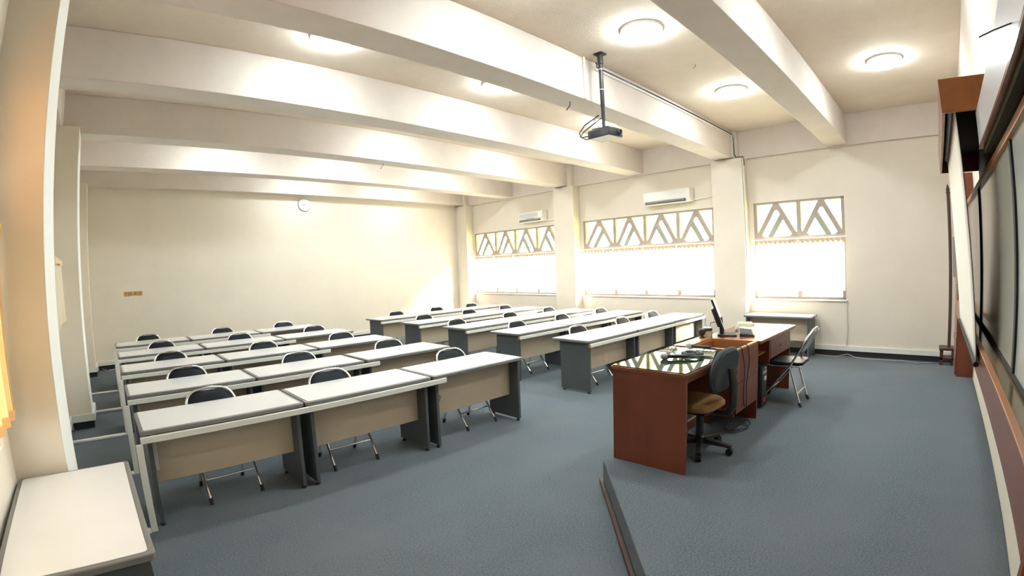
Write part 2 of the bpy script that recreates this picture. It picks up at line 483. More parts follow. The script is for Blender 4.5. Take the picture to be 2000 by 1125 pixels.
# curtain tracks and curtains
WN = ['window by the back wall', 'middle window', 'window beside the whiteboard wall']
def curtain(name, x, ya, yb, z0, z1, m, label, group, pleats, amp=0.018, flip=1):
    ph = random.random() * 6
    def fn(u, v):
        y = ya + (yb - ya) * u
        z = z0 + (z1 - z0) * v
        k = amp * (0.55 + 0.6 * (1 - v))
        wv = math.sin(u * pleats * 2 * PI + ph) + 0.35 * math.sin(u * pleats * 4.3 * PI + ph * 2)
        sag = 0.012 * math.sin(u * 5 + ph) * (1 - v)
        return (x + flip * k * wv, y, z + sag)
    o = MB().grid(fn, int(pleats * 10), 14).build(name, m)
    # hem and heading tape
    def hem(u, v):
        p = fn(u, 0.0); return (p[0] - flip * 0.004, p[1], p[2] + 0.05 * v)
    def tape(u, v):
        p = fn(u, 1.0); return (p[0] - flip * 0.016, p[1], p[2] - (0.07 + 0.02 * math.sin(u * pleats * 2 * PI + ph)) * v)
    MB().grid(hem, int(pleats * 10), 1).build('hem', m, o)
    MB().grid(tape, int(pleats * 10), 1).build('pleat_tape', M['curtain_tape'] if m is M['curtain'] else m, o)
    return tag(o, label, 'curtain', group)
BAYS = {4: ['backmost bay', 'second bay from back', 'third bay from back', 'frontmost bay'], 2: ['pillar-side bay', 'whiteboard-side bay']}
for wi, (a, b, mu) in enumerate(WIN):
    t = slant(B(9.625, a - 0.04, ZR - 0.022, 9.665, b + 0.02, ZR - 0.004).build('curtain_track', M['white_paint'], bevel=0.004))
    tag(t, 'white curtain track along the %s' % WN[wi], 'curtain track', 'curtain tracks on the window wall')
    for k, (y_a, y_b) in enumerate(zip([b] + mu, mu + [a])):
        ov = -0.006
        zz = 1.165 if not (wi == 2 and k == 1) else 1.15
        slant(curtain('window_curtain', 9.645, min(y_a + ov, b - 0.045), max(y_b - ov, a - 0.035), zz + random.uniform(-0.02, 0.02), ZR - 0.026, M['curtain'],
                'sunlit cream curtain, %s of the %s' % (BAYS[len(mu) + 1][k], WN[wi]), 'sheer curtains on the window wall', 9))

# ------------------------------------------------------------------ ceiling lamps
def make_lamp():
    t = thing('ceiling_lamp', 'x', 'ceiling lamp', (0, 0, ZC), 0, 'round ceiling lamps')
    MB().lathe([(0.225, 0.0), (0.225, -0.025), (0.205, -0.035), (0.0, -0.035)], n=32).build('rim', M['white_paint'], t)
    MB().lathe([(0.20, -0.030), (0.20, -0.055), (0.178, -0.082), (0.11, -0.098), (0.04, -0.103), (0.0, -0.104)], n=32).build('glass_dome', M['lampglow'], t)
    return t
lamp0 = make_lamp(); lampT = tree(lamp0)
LX = [2.18, 4.59, 7.17]; LY = [0.40, 2.52, 4.72, 6.70, 8.78, 10.86]
BN = ['between whiteboard wall and first beam', 'between first and second beams', 'between second and third beams', 'between third and fourth beams', 'between fourth and fifth beams', 'between fifth beam and back wall']
CN = ['pillar-wall side', 'middle', 'window side']
first = True
for j, y in enumerate(LY):
    for i, x in enumerate(LX):
        if i == 0 and j in (0, 3, 5): continue
        x0_, x = x, (2.95 if (i == 0 and j == 1) else x)
        lab = 'glowing round ceiling lamp %s, %s' % (BN[j], 'in the middle' if i == 1 else 'on the ' + CN[i])
        if first:
            lamp0.location = (x, y, ZC); lamp0['label'] = lab; first = False
        else:
            dup(lampT, (x, y, ZC), 0, lab)

# ------------------------------------------------------------------ desks
DZ = 0.735
def make_desk(L, Dp=0.65, cover=True, name='classroom_desk', top=0.735):
    DZ = top
    t = thing(name, 'x', 'desk')
    h = L / 2
    MB().prism(rrect(-h, 0, h, Dp, 0.03), 2, DZ - 0.035, DZ - 0.003).build('edge_band', M['rim'], t, bevel=0.006, seg=3)
    MB().prism(rrect(-h + 0.026, 0.026, h - 0.026, Dp - 0.026, 0.02), 2, DZ - 0.02, DZ).build('tabletop', M['lam'], t)
    for sx in (-1, 1):
        xc = sx * (h - 0.055)
        p = B(xc - 0.015, 0.024, 0.028, xc + 0.015, 0.525, DZ - 0.034).build('side_panel', M['panel'], t, bevel=0.003)
        for yy in (0.06, 0.48):
            MB().lathe([(0.020, 0.0), (0.022, 0.006), (0.022, 0.012), (0.010, 0.014), (0.010, 0.03)], (xc, yy, 0), 12).build('foot', M['rubber'], p)
    B(-h + 0.07, 0.168, 0.29, h - 0.07, 0.184, DZ - 0.034).build('modesty_panel', M['beige'], t, bevel=0.002)
    if cover:
        B(-h + 0.078, 0.140, 0.39, -h + 0.108, 0.168, 0.66).build('cable_cover', M['trunk'], t, bevel=0.004)
    return t
ROWS = ['front row', 'second row', 'third row', 'fourth row', 'back row']
ENDL = ['pillar-wall end', 'middle', 'aisle end']; ENDR = ['aisle end', 'middle', 'window end']
LXS = [(0.21, 1.459, 2.716), (0.215, 1.466, 2.745), (0.24, 1.494, 2.755), (0.27, 1.529, 2.79), (0.295, 1.55, 2.805)]
LYS = [(3.885, 3.860, 3.842), (5.222, 5.203, 5.213), (6.675, 6.635, 6.625), (8.118, 8.085, 8.085), (9.50, 9.45, 9.43)]
RXS = [5.268, 6.568, 7.868]
RYS = [(3.885, 3.905, 3.93), (5.205, 5.235, 5.275), (6.475, 6.515, 6.535), (7.89, 7.945, 8.0), (9.32, 9.39, 9.45)]
def desk_label(end, row, side):
    e = 'middle desk' if end == 'middle' else 'desk at the ' + end
    return 'grey-topped %s of the %s, %s block' % (e, row, side)
d0 = make_desk(1.24); dT = tree(d0); used = False
chipdesk = None
for r in range(5):
    for c in range(3):
        lab = desk_label(ENDL[c], ROWS[r], 'pillar-side')
        loc = (LXS[r][c] + 0.62, LYS[r][c], 0)
        if not used:
            d0.location = loc; d0.rotation_euler = (0, 0, -0.012); d0['label'] = lab; d0['group'] = 'desks in the pillar-side block'; used = True
        else:
            o = dup(dT, loc, -0.012 if c < 2 else -0.006, lab, group='desks in the pillar-side block')
            if r == 0 and c == 2: chipdesk = o
ch = MB()
ch.prism([(-0.53, 0.40), (-0.49, 0.38), (-0.44, 0.43), (-0.42, 0.47), (-0.45, 0.50), (-0.47, 0.48), (-0.50, 0.51), (-0.535, 0.47)], 1, 0.163, 0.170)
cp = ch.build('chipped_patch', M['raw_wood'], chipdesk); cp['label'] = 'broken chipboard patch'
d1 = make_desk(1.285); dT1 = tree(d1); used = False
for r in range(5):
    for c in range(3):
        lab = desk_label(ENDR[c], ROWS[r], 'window-side')
        loc = (RXS[c] + 0.6425, RYS[r][c], 0)
        if not used:
            d1.location = loc; d1.rotation_euler = (0, 0, 0.016); d1['label'] = lab; d1['group'] = 'desks in the window-side block'; used = True
        else: dup(dT1, loc, 0.016 if r < 3 else 0.03, lab, group='desks in the window-side block')

# cable ducts that run along each row
for r in range(5):
    y = LYS[r]
    t = thing('cable_duct', 'white cable duct along the %s of the pillar-side block' % ROWS[r], 'cable duct', (0, 0, 0), 0, 'cable ducts along desk rows')
    xe = [2.864, 2.90, 2.916, 2.957, 2.966][r]
    x0 = LXS[r][0] - 0.005
    p = [(x0, y[0] + 0.002), (xe, y[2] + 0.012), (xe, y[2] - 0.012), (x0, y[0] - 0.022)]
    if r == 1 or r >= 2: p = [(x0, y[0] + 0.004), (xe, min(y[1], y[2]) + 0.004), (xe, min(y[1], y[2]) - 0.020), (x0, y[0] - 0.020)]
    MB().prism(p, 2, 0.652, 0.699).build('desk_run', M['trunk'], t, bevel=0.004)
    B(x0 - 0.035, y[0] - 0.024, 0.0, x0 + 0.012, y[0] + 0.004, 0.652).build('riser', M['trunk'], t, bevel=0.004)
    B(WXL(y[0]) + 0.03, y[0] - 0.035, 0.0, x0 - 0.035, y[0] + 0.02, 0.028).build('floor_run', M['trunk'], t, bevel=0.006)
for r in range(5):
    y = RYS[r]
    t = thing('cable_duct', 'white cable duct along the %s of the window-side block' % ROWS[r], 'cable duct', (0, 0, 0), 0, 'cable ducts along desk rows')
    x0, xe = 5.275, 9.20
    p = [(x0, y[0] - 0.006), (xe, y[2] + 0.012), (xe, y[2] - 0.016), (x0, y[0] - 0.034)]
    MB().prism(p, 2, 0.645, 0.692).build('desk_run', M['trunk'], t, bevel=0.004)
    B(x0 - 0.012, y[0] - 0.035, 0.647, x0, y[0] - 0.006, 0.690).build('end_cap', M['bronze_d'], t)
    B(xe - 0.04, y[2] - 0.018, 0.0, xe + 0.008, y[2] + 0.010, 0.645).build('riser', M['trunk'], t, bevel=0.004)
    B(xe + 0.008, y[2] - 0.03, 0.0, (9.66 if not (3.2 < y[2] < 3.9 or 7.3 < y[2] < 8.06) else 9.39) + SL * y[2], y[2] + 0.02, 0.028).build('floor_run', M['trunk'], t, bevel=0.006)

# ------------------------------------------------------------------ folding chairs (local: sitter faces -y, back top at y = 0)
def make_chair():
    t = thing('folding_chair', 'x', 'chair')
    hw = 0.2125; R_ = 0.0115
    by = lambda z: -0.215 + (z - 0.45) * (0.215 / 0.38)
    zt = 0.822; cr = 0.125
    pts = [(-hw, by(0.45), 0.45), (-hw, by(0.58), 0.58)]
    for i in range(8):
        a = math.radians(180 - 90 * i / 7)
        z = zt - cr + cr * math.sin(a) * 0.95
        pts.append((-hw + cr + cr * math.cos(a), by(z), z))
    pts.append((0, by(zt + 0.006), zt + 0.002))
    pts2 = [(-x, y, z) for x, y, z in pts[:-1]][::-1]
    MB().tube(pts + pts2, R_, 10).build('back_frame', M['chrome'], t)
    # padded back
    prof = []
    for i in range(9):
        a = math.radians(180 - 90 * i / 8)
        prof.append((-hw + 0.014 + 0.112 + 0.112 * math.cos(a), zt - 0.014 - 0.112 + 0.112 * math.sin(a) * 0.95))
    top = prof + [(-x, z) for x, z in prof[::-1]]
    bot = [(hw - 0.014, 0.60), (hw - 0.05, 0.575), (-hw + 0.05, 0.575), (-hw + 0.014, 0.60)]
    poly = top + bot
    def slab(y0, y1, bulge):
        m = MB(); n = len(poly)
        cxp = sum(p[0] for p in poly) / n; czp = sum(p[1] for p in poly) / n
        rings = [(1.0, y1), (1.0, y0), (0.86, y0 - bulge), (0.5, y0 - bulge * 1.25)]
        for s_, yy in rings:
            for x, z in poly:
                X = cxp + (x - cxp) * s_; Z = czp + (z - czp) * s_
                m.v.append((X, by(Z) + yy + 0.012 * (1 - (X / hw) ** 2), Z))
        for k in range(len(rings) - 1):
            for i in range(n):
                j = (i + 1) % n
                m.f.append((k * n + i, k * n + j, (k + 1) * n + j, (k + 1) * n + i))
        m.f.append(tuple(range(n))); m.f.append(tuple((len(rings) - 1) * n + i for i in range(n)))
        return m
    slab(0.0, 0.012, 0.014).build('backrest', M['vinyl'], t)
    slab(0.0205, 0.0135, -0.004).build('back_shell', M['shell'], t)
    # seat
    MB().prism(rrect(-0.195, -0.465, 0.195, -0.095, 0.06), 2, 0.438, 0.472).build('seat', M['vinyl'], t, bevel=0.014, seg=3)
    MB().tube([(-0.2, -0.105, 0.432), (-0.2, -0.425, 0.432), (-0.16, -0.47, 0.432), (0.16, -0.47, 0.432), (0.2, -0.425, 0.432), (0.2, -0.105, 0.432)], 0.010, 8).build('seat_frame', M['chrome'], t)
    for sx in (-1, 1):
        l = MB().tube([(sx * hw, by(0.455), 0.455), (sx * hw, -0.33, 0.30), (sx * hw, -0.545, 0.035)], R_, 10).build('leg', M['chrome'], t)
        MB().cyl((sx * hw, -0.538, 0.045), (sx * hw, -0.565, 0.0), 0.0155, n=10).build('rubber_tip', M['rubber'], l)
        l = MB().tube([(sx * 0.185, -0.235, 0.43), (sx * 0.187, -0.115, 0.035)], R_, 10).build('leg', M['chrome'], t)
        MB().cyl((sx * 0.187, -0.123, 0.045), (sx * 0.187, -0.10, 0.0), 0.0155, n=10).build('rubber_tip', M['rubber'], l)
    ly = lambda z: -0.545 + (z - 0.035) * (0.545 - 0.33) / (0.30 - 0.035)
    MB().cyl((-hw, ly(0.165), 0.165), (hw, ly(0.165), 0.165), 0.008, n=8).build('stretcher', M['chrome'], t)
    MB().cyl((-0.187, -0.146, 0.137), (0.187, -0.146, 0.137), 0.008, n=8).build('stretcher', M['chrome'], t)
    return t
c0 = make_chair(); cT = tree(c0); used = False
LCX = [(0.86, 1.99, 3.48), (0.885, 2.19, 3.464), (0.911, 2.192, 3.434), (0.964, 2.23, 3.59), (0.892, 2.256, 3.478)]
RCX = [(5.985, 7.275, 8.40), (5.985, 7.25, 8.61), (5.668, 7.11, 8.376), (5.912, 7.196, 8.418), (6.11, 7.337, 8.535)]
def place(loc, rz, lab, grp):
    global used
    if not used:
        c0.location = loc; c0.rotation_euler = (0, 0, rz); c0['label'] = lab; c0['group'] = grp; used = True
        return c0
    return dup(cT, loc, rz, lab, group=grp)
for r in range(5):
    for c in range(3):
        e = 'middle' if c == 1 else ENDL[c]
        place((LCX[r][c], LYS[r][c] + 0.775, 0), random.uniform(-0.04, 0.04), 'black chrome folding chair behind the %s desk of the %s, pillar-side block' % (e, ROWS[r]), 'folding chairs in the pillar-side block')
for r in range(5):
    for c in range(3):
        e = 'middle' if c == 1 else ENDR[c]
        place((RCX[r][c], RYS[r][c] + 0.77, 0), random.uniform(-0.04, 0.04), 'black chrome folding chair behind the %s desk of the %s, window-side block' % (e, ROWS[r]), 'folding chairs in the window-side block')
place((5.61, 1.14, 0.2), PI + 0.02, 'folding chair with blue-grey back standing alone at the computer desk', 'folding chairs at the teacher desks')

# ------------------------------------------------------------------ side tables
t = make_desk(1.20, 0.60, cover=False, name='side_table', top=0.775)
t.location = (0.085, 2.59, 0.0); t.rotation_euler = (0, 0, PI / 2)
tag(t, 'grey-topped side table in the near corner against the pillar', 'table')
t = make_desk(1.22, 0.55, cover=False, name='side_table')
t.location = (9.13, 2.555, 0); t.rotation_euler = (0, 0, -PI / 2)
tag(t, 'grey-topped table standing under the window beside the whiteboard wall', 'table')

# ------------------------------------------------------------------ teacher's furniture on the stage
SZ = 0.2
t = thing('teacher_desk', 'red-brown teacher desk with glass top at the stage corner', 'desk', (0, 0, 0))
B(3.225, 1.53, SZ, 3.255, 2.15, 0.93).build('side_panel', M['wood'], t, bevel=0.002)
B(3.215, 1.52, 0.93, 4.245, 2.16, 0.957).build('desktop', M['wood_h'], t, bevel=0.003)
B(3.255, 1.535, 0.885, 4.245, 1.56, 0.93).build('apron', M['wood_h'], t, bevel=0.002)
B(3.255, 2.10, 0.42, 4.245, 2.125, 0.93).build('modesty_panel', M['wood_h'], t)
B(3.225, 1.53, 0.957, 4.235, 2.15, 0.965).build('glass_top', M['glass_top'], t, bevel=0.002)

t = thing('console_cabinet', 'red-brown console cabinet with open well between the two teacher desks', 'cabinet', (0, 0, 0))
B(4.25, 1.555, 0.36, 4.275, 2.14, 0.97).build('side_panel', M['wood'], t, bevel=0.002)
B(4.825, 1.53, SZ, 4.85, 2.14, 0.97).build('side_panel', M['wood'], t, bevel=0.002)
B(4.252, 1.53, 0.395, 4.823, 1.553, 0.665).build('drawer_front', M['wood'], t, bevel=0.002)
B(4.252, 1.53, 0.670, 4.823, 1.553, 0.955).build('drawer_front', M['wood'], t, bevel=0.002)
B(4.45, 1.90, SZ, 4.825, 1.92, 0.40).build('kick_board', M['wood'], t)
B(4.275, 2.0, SZ + 0.3, 4.825, 2.14, 0.955).build('back_box', M['wood'], t)
mb = MB().box(4.25, 1.53, 0.956, 4.85, 1.565, 0.972).box(4.25, 2.0, 0.956, 4.85, 2.15, 0.972).box(4.25, 1.565, 0.956, 4.31, 2.0, 0.972).box(4.81, 1.565, 0.956, 4.85, 2.0, 0.972)
mb.build('top_frame', M['orange_wood'], t, bevel=0.002)
B(4.31, 1.565, 0.80, 4.81, 2.0, 0.82).build('well_floor', M['dark_wood'], t)
MB().box(4.795, 1.565, 0.82, 4.81, 2.0, 0.956).box(4.31, 1.985, 0.82, 4.795, 2.0, 0.956).box(4.31, 1.565, 0.82, 4.795, 1.58, 0.956).box(4.31, 1.58, 0.82, 4.325, 1.985, 0.956).build('well_lining', M['orange_wood'], t)

t = thing('computer_desk', 'red-brown computer desk with polished overhanging top', 'desk', (0, 0, 0))
MB().prism(rrect(4.855, 1.50, 6.23, 2.13, 0.03), 2, 0.935, 0.968).build('desktop', M['wood_h'], t, bevel=0.008, seg=3)
B(6.15, 1.56, SZ, 6.178, 2.10, 0.935).build('side_panel', M['wood'], t, bevel=0.002)
B(4.862, 2.06, 0.35, 6.15, 2.08, 0.935).build('modesty_panel', M['wood'], t)
B(5.32, 1.56, 0.67, 5.345, 2.06, 0.935).build('partition', M['wood'], t, bevel=0.002)
B(4.855, 1.60, 0.775, 5.32, 2.06, 0.793).build('shelf', M['orange_wood'], t, bevel=0.002)
dr = B(5.36, 1.558, 0.70, 6.14, 1.58, 0.925).build('drawer_front', M['wood'], t, bevel=0.003)
MB().lathe([(0.006, 0), (0.006, 0.012), (0.014, 0.016), (0.014, 0.024), (0.004, 0.028)], n=12).xf(Matrix.Translation((5.72, 1.558, 0.80)) @ Matrix.Rotation(PI / 2, 4, 'X')).build('knob', M['brassy'], dr)
B(5.36, 1.60, 0.70, 6.14, 2.05, 0.715).build('drawer_floor', M['wood'], t)

# computer tower
t = thing('computer_tower', 'black computer tower standing under the computer desk', 'computer', (5.165, 1.60, SZ))
B(0, 0, 0.012, 0.19, 0.42, 0.45).build('case', M['black'], t, bevel=0.006)
B(0.012, -0.012, 0.02, 0.178, 0.0, 0.44).build('front_bezel', M['black'], t, bevel=0.004)
B(0.03, -0.016, 0.36, 0.16, -0.012, 0.395).build('disc_drive', M['greyplastic'], t)
B(0.09, -0.016, 0.29, 0.15, -0.012, 0.335).build('white_sticker', M['paper'], t)
B(0.05, -0.016, 0.06, 0.15, -0.012, 0.10).build('red_sticker', M['red'], t)
MB().cyl((0.12, -0.018, 0.42), (0.12, -0.012, 0.42), 0.012, n=14).build('power_button', M['ac_grey'], t)
for xx in (0.02, 0.15):
    B(xx, 0.03, 0, xx + 0.025, 0.39, 0.014).build('foot', M['rubber'], t)

# monitor
ang = math.radians(21)
TZ = 0.968
t = thing('computer_monitor', 'black flat monitor on the computer desk, seen edge-on', 'monitor', (5.12, 1.95, TZ), ang)
MB().prism(rrect(-0.12, -0.10, 0.12, 0.10, 0.05), 2, 0, 0.016).build('base', M['black'], t, bevel=0.005)
MB().prism([(0.03, 0.01), (0.075, 0.01), (0.085, 0.16), (0.05, 0.20)], 0, -0.03, 0.03).build('stand', M['black'], t, bevel=0.006)
tilt = Matrix.Translation((0, 0.045, 0.06)) @ Matrix.Rotation(math.radians(-20), 4, 'X')
B(-0.205, -0.022, 0.0, 0.205, 0.0, 0.345).xf(tilt).build('bezel', M['black'], t, bevel=0.004)
B(-0.19, -0.0235, 0.018, 0.19, -0.0222, 0.325).xf(tilt).build('screen', mat('dark_lcd_panel', (0.01, 0.01, 0.012), 0.2), t)
B(-0.14, 0.0, 0.05, 0.14, 0.035, 0.25).xf(tilt).build('rear_housing', M['black'], t, bevel=0.010)
MB().tube([(0.0, 0.11, 0.14), (-0.02, 0.17, 0.13), (0.03, 0.18, 0.06), (0.06, 0.16, 0.008), (0.16, 0.15, 0.006)], 0.004, 6).build('cable', M['black'], t)

# keyboard
t = thing('keyboard', 'black keyboard lying in front of the monitor', 'keyboard', (5.29, 1.80, TZ), ang)
MB().prism([(-0.075, 0), (0.075, 0), (0.075, 0.03), (-0.075, 0.014)], 0, -0.225, 0.225).build('case', M['black'], t, bevel=0.003)
mb = MB()
for i in range(5):
    for j in range(15):
        x = -0.21 + j * 0.028; y = -0.06 + i * 0.026; z = 0.0155 + (y + 0.075) / 0.15 * 0.016
        mb.box(x, y, z - 0.001, x + 0.022, y + 0.020, z + 0.006)
mb.build('keys', M['keys'], t)
# mouse
t = thing('computer_mouse', 'grey computer mouse beside the keyboard on the computer desk', 'computer mouse', (5.57, 2.0, TZ), ang)
mb = MB().grid(lambda u, v: (0.055 * math.cos(u * 2 * PI) * math.sin(v * PI / 2), 0.032 * math.sin(u * 2 * PI) * math.sin(v * PI / 2), 0.036 * math.cos(v * PI / 2) + 0.001), 20, 8)
mb.build('body', M['greyplastic'], t)
MB().tube([(-0.05, 0, 0.008), (-0.11, 0.02, 0.004), (-0.17, 0.0, 0.004), (-0.24, 0.04, 0.004)], 0.0025, 6).build('cable', M['black'], t)
# notebooks
for k, (dx_, dy_, rz, w_, m_, lab) in enumerate(((0, 0, 0.15, 0.17, 'cream_paper', 'cream notebook at the bottom of the pile behind the keyboard'), (0.012, 0.008, 0.35, 0.16, 'cream_paper', 'cream notebook on top of the pile behind the keyboard'))):
    t = thing('notebook', lab, 'notebook', (5.90 + dx_, 2.02 + dy_, TZ + 0.019 * k), rz, 'notebooks on the computer desk')
    B(-0.11, -w_ / 2, 0.002, 0.11, w_ / 2, 0.016).build('pages', M['paper'], t)
    MB().box(-0.113, -w_ / 2 - 0.003, 0.016, 0.113, w_ / 2 + 0.003, 0.019).box(-0.113, -w_ / 2 - 0.003, 0, 0.113, w_ / 2 + 0.003, 0.002).build('cover', M[m_], t)
tag(MB().prism(rrect(-0.15, -0.10, 0.15, 0.10, 0.004), 2, 0, 0.002).xf(Matrix.Translation((5.73, 1.93, TZ)) @ Matrix.Rotation(0.5, 4, 'Z')).build('paper_sheet', M['paper']), 'white paper sheet lying by the keyboard', 'paper')
# boxes by the monitor
t = thing('card_box', 'small yellow card box on the console by the monitor', 'box', (4.925, 2.09, 0.9685), 0.30)
B(-0.062, -0.045, 0, 0.062, 0.045, 0.058).build('carton', M['cream_paper'], t, bevel=0.003)
B(-0.064, -0.047, 0.058, 0.064, 0.047, 0.066).build('lid', M['cream_paper'], t, bevel=0.002)
t = thing('zip_case', 'flat black case with pale top lying on the yellow box', 'case', (4.925, 2.09, 1.0350), 0.40)
MB().prism(rrect(-0.068, -0.05, 0.068, 0.05, 0.015), 2, 0, 0.026).build('body', M['black'], t, bevel=0.006)
MB().prism(rrect(-0.055, -0.04, 0.055, 0.04, 0.012), 2, 0.0255, 0.030).build('label_panel', M['ac_grey'], t)
t = thing('webcam', 'round black webcam beside the yellow card box', 'webcam', (4.79, 2.09, 0.972))
MB().lathe([(0.0, 0.022), (0.02, 0.026), (0.034, 0.045), (0.038, 0.065), (0.03, 0.088), (0.01, 0.098), (0, 0.099)], n=18).build('body', M['black'], t)
MB().lathe([(0.03, 0), (0.03, 0.008), (0.012, 0.014), (0.012, 0.026)], n=16).build('stand', M['black'], t)

# clutter on the glass top
GZ = 0.965
t = thing('clipboard', 'green-edged clipboard holding pale papers on the glass desk top', 'clipboard', (4.0, 1.86, GZ), 0.35)
MB().prism(rrect(-0.17, -0.12, 0.17, 0.12, 0.01), 2, 0, 0.004).build('board', M['green_card'], t)
B(-0.155, -0.105, 0.004, 0.15, 0.105, 0.012).build('papers', M['paper'], t)
B(-0.165, -0.03, 0.010, -0.14, 0.03, 0.018).build('clip', M['brassy'], t, bevel=0.002)
def mic(loc, rz, lab):
    t = thing('microphone', lab, 'microphone', loc, rz, 'microphones on the teacher desk')
    R = Matrix.Rotation(PI / 2, 4, 'Y')
    MB().lathe([(0.0, -0.10), (0.012, -0.10), (0.013, -0.095), (0.016, 0.05), (0.02, 0.06), (0.02, 0.062)], n=16).xf(Matrix.Translation((0, 0, 0.025)) @ R).build('handle', M['black'], t)
    MB().lathe([(0.02, 0.062), (0.025, 0.07), (0.027, 0.085), (0.024, 0.105), (0.012, 0.117), (0, 0.12)], n=16).xf(Matrix.Translation((0, 0, 0.025)) @ R).build('grille', M['greyplastic'], t)
    MB().tube([(-0.10, 0, 0.025), (-0.14, 0.0, 0.02), (-0.18, 0.03, 0.008), (-0.16, 0.09, 0.006), (-0.06, 0.10, 0.006), (0.0, 0.07, 0.006)], 0.004, 6).build('cable', M['black'], t)
mic((4.06, 1.80, 0.9865), PI / 2 + 0.1, 'black microphone lying across the clipboard papers')
mic((3.66, 1.83, GZ + 0.001), PI / 2 + 0.55, 'black microphone lying on bare glass before the clipboard')
t = thing('marker_pen', 'red and white marker pen on the glass desk top', 'marker', (4.10, 2.06, GZ), 0.3)
MB().cyl((-0.06, 0, 0.009), (0.03, 0, 0.009), 0.009, n=12).build('barrel', M['paper'], t)
MB().cyl((0.03, 0, 0.009), (0.075, 0, 0.009), 0.010, n=12).build('cap', M['red'], t)
pts = []
for i in range(60):
    a = i * 0.55
    pts.append((3.86 + (0.07 + 0.03 * math.sin(i * 0.9)) * math.cos(a), 1.80 + (0.08 + 0.02 * math.sin(i * 1.3)) * math.sin(a) - 0.03, GZ + 0.026 + 0.004 * math.sin(i * 0.5)))
tag(MB().tube(pts, 0.004, 6).build('cable_coil', M['black']), 'tangled black cable piled on the clipboard', 'cable')

# cables down the console front and on the stage floor
for k, (x, ln, lab) in enumerate(((4.36, 0.50, 'thin black cable hanging down the console front, nearer the office chair'), (4.52, 0.54, 'thin black cable hanging down the console front, nearer the computer desk'))):
    p = [(x + 0.02, 1.75, 0.86), (x, 1.60, 0.972), (x - 0.01, 1.555, 0.985), (x - 0.005, 1.535, 0.984), (x, 1.523, 0.972), (x + 0.01, 1.520, 0.93)]
    for i in range(1, 8):
        p.append((x + 0.03 * math.sin(i * 0.8 + k) + 0.012 * i * (1 if k == 0 else -0.4), 1.515, 0.93 - ln * i / 7))
    tag(MB().tube(p, 0.0045, 6).build('hanging_cable', M['black']), lab, 'cable', 'cables on the console front')
pts = []
for i in range(64):
    a = i * 0.36
    pts.append((4.50 + (0.14 + 0.08 * math.sin(i * 0.21)) * math.cos(a), 1.58 + (0.07 + 0.05 * math.sin(i * 0.17 + 1)) * math.sin(a), SZ + 0.005 + 0.004 * (i % 3)))
tag(MB().tube(pts, 0.0035, 6).build('cable_coil', M['black']), 'loose black cable coil lying on the stage carpet', 'cable')

# low stool under the desk
t = thing('foot_stool', 'low brown stool with white top under the teacher desk', 'stool', (3.93, 1.90, SZ))
B(-0.18, -0.14, 0.225, 0.18, 0.14, 0.245).build('top', M['paper'], t, bevel=0.004)
B(-0.165, -0.125, 0.135, 0.165, 0.125, 0.225).build('apron', M['wood_h'], t)
for sx in (-1, 1):
    for sy in (-1, 1):
        B(sx * 0.15 - 0.015, sy * 0.11 - 0.015, 0, sx * 0.15 + 0.015, sy * 0.11 + 0.015, 0.135).build('leg', M['dark_wood'], t)

# office chair
t = thing('office_chair', 'swivel office chair with grey back and tan seat at the teacher desk', 'chair', (3.77, 1.66, SZ), -0.06)
hub = MB().lathe([(0.045, 0.065), (0.045, 0.12), (0.032, 0.13), (0.030, 0.34), (0.02, 0.345)], n=18).build('gas_column', M['black'], t)
for k in range(5):
    a = math.radians(-82 + 72 * k)
    R = Matrix.Rotation(a, 4, 'Z')
    arm = MB().prism([(0.03, 0.115), (0.27, 0.085), (0.27, 0.060), (0.03, 0.068)], 1, -0.022, 0.022).xf(R).build('base_arm', M['black'], t, bevel=0.005)
    cs = MB().cyl((0.255, -0.022, 0.028), (0.255, 0.022, 0.028), 0.028, n=18).cyl((0.255, 0, 0.03), (0.255, 0, 0.07), 0.008, n=8).xf(R)
    cs.build('caster', M['rubber'], arm)
def pad(mb, W, Dd, th, cz, r, n=6):
    p = rrect(-W / 2, -Dd / 2, W / 2, Dd / 2, r, n); N = len(p)
    rings = [(0.90, 0), (1.0, th * 0.3), (1.0, th * 0.65), (0.9, th), (0.5, th * 1.12)]
    k0 = len(mb.v)
    for s_, z in rings:
        for x, y in p: mb.v.append((x * s_, y * s_, cz + z))
    for k in range(len(rings) - 1):
        for i in range(N):
            j = (i + 1) % N
            mb.f.append((k0 + k * N + i, k0 + k * N + j, k0 + (k + 1) * N + j, k0 + (k + 1) * N + i))
    mb.f.append(tuple(k0 + i for i in range(N))); mb.f.append(tuple(k0 + (len(rings) - 1) * N + i for i in range(N)))
    return mb
pad(MB(), 0.44, 0.42, 0.065, 0.37, 0.14).xf(Matrix.Translation((0, 0.04, 0))).build('seat', M['fab_tan'], t)
B(-0.14, -0.12, 0.335, 0.14, 0.18, 0.372).build('seat_plate', M['black'], t, bevel=0.008)
pad(MB(), 0.42, 0.36, 0.06, 0.0, 0.15).xf(Matrix.Translation((0, -0.235, 0.695)) @ Matrix.Rotation(math.radians(12), 4, 'X') @ Matrix.Rotation(-PI / 2, 4, 'X')).build('backrest', M['fab_grey'], t)
MB().tube([(0, -0.06, 0.352), (0, -0.20, 0.352), (0, -0.255, 0.37), (0, -0.285, 0.43), (0, -0.288, 0.60), (0, -0.265, 0.72)], 0.030, 12, radii=[0.022, 0.024, 0.03, 0.034, 0.034, 0.024]).build('back_support', M['black'], t)
MB().tube([(0.03, 0, 0.33), (0.16, 0.02, 0.325), (0.22, 0.03, 0.315)], 0.007, 8).build('height_lever', M['black'], t)

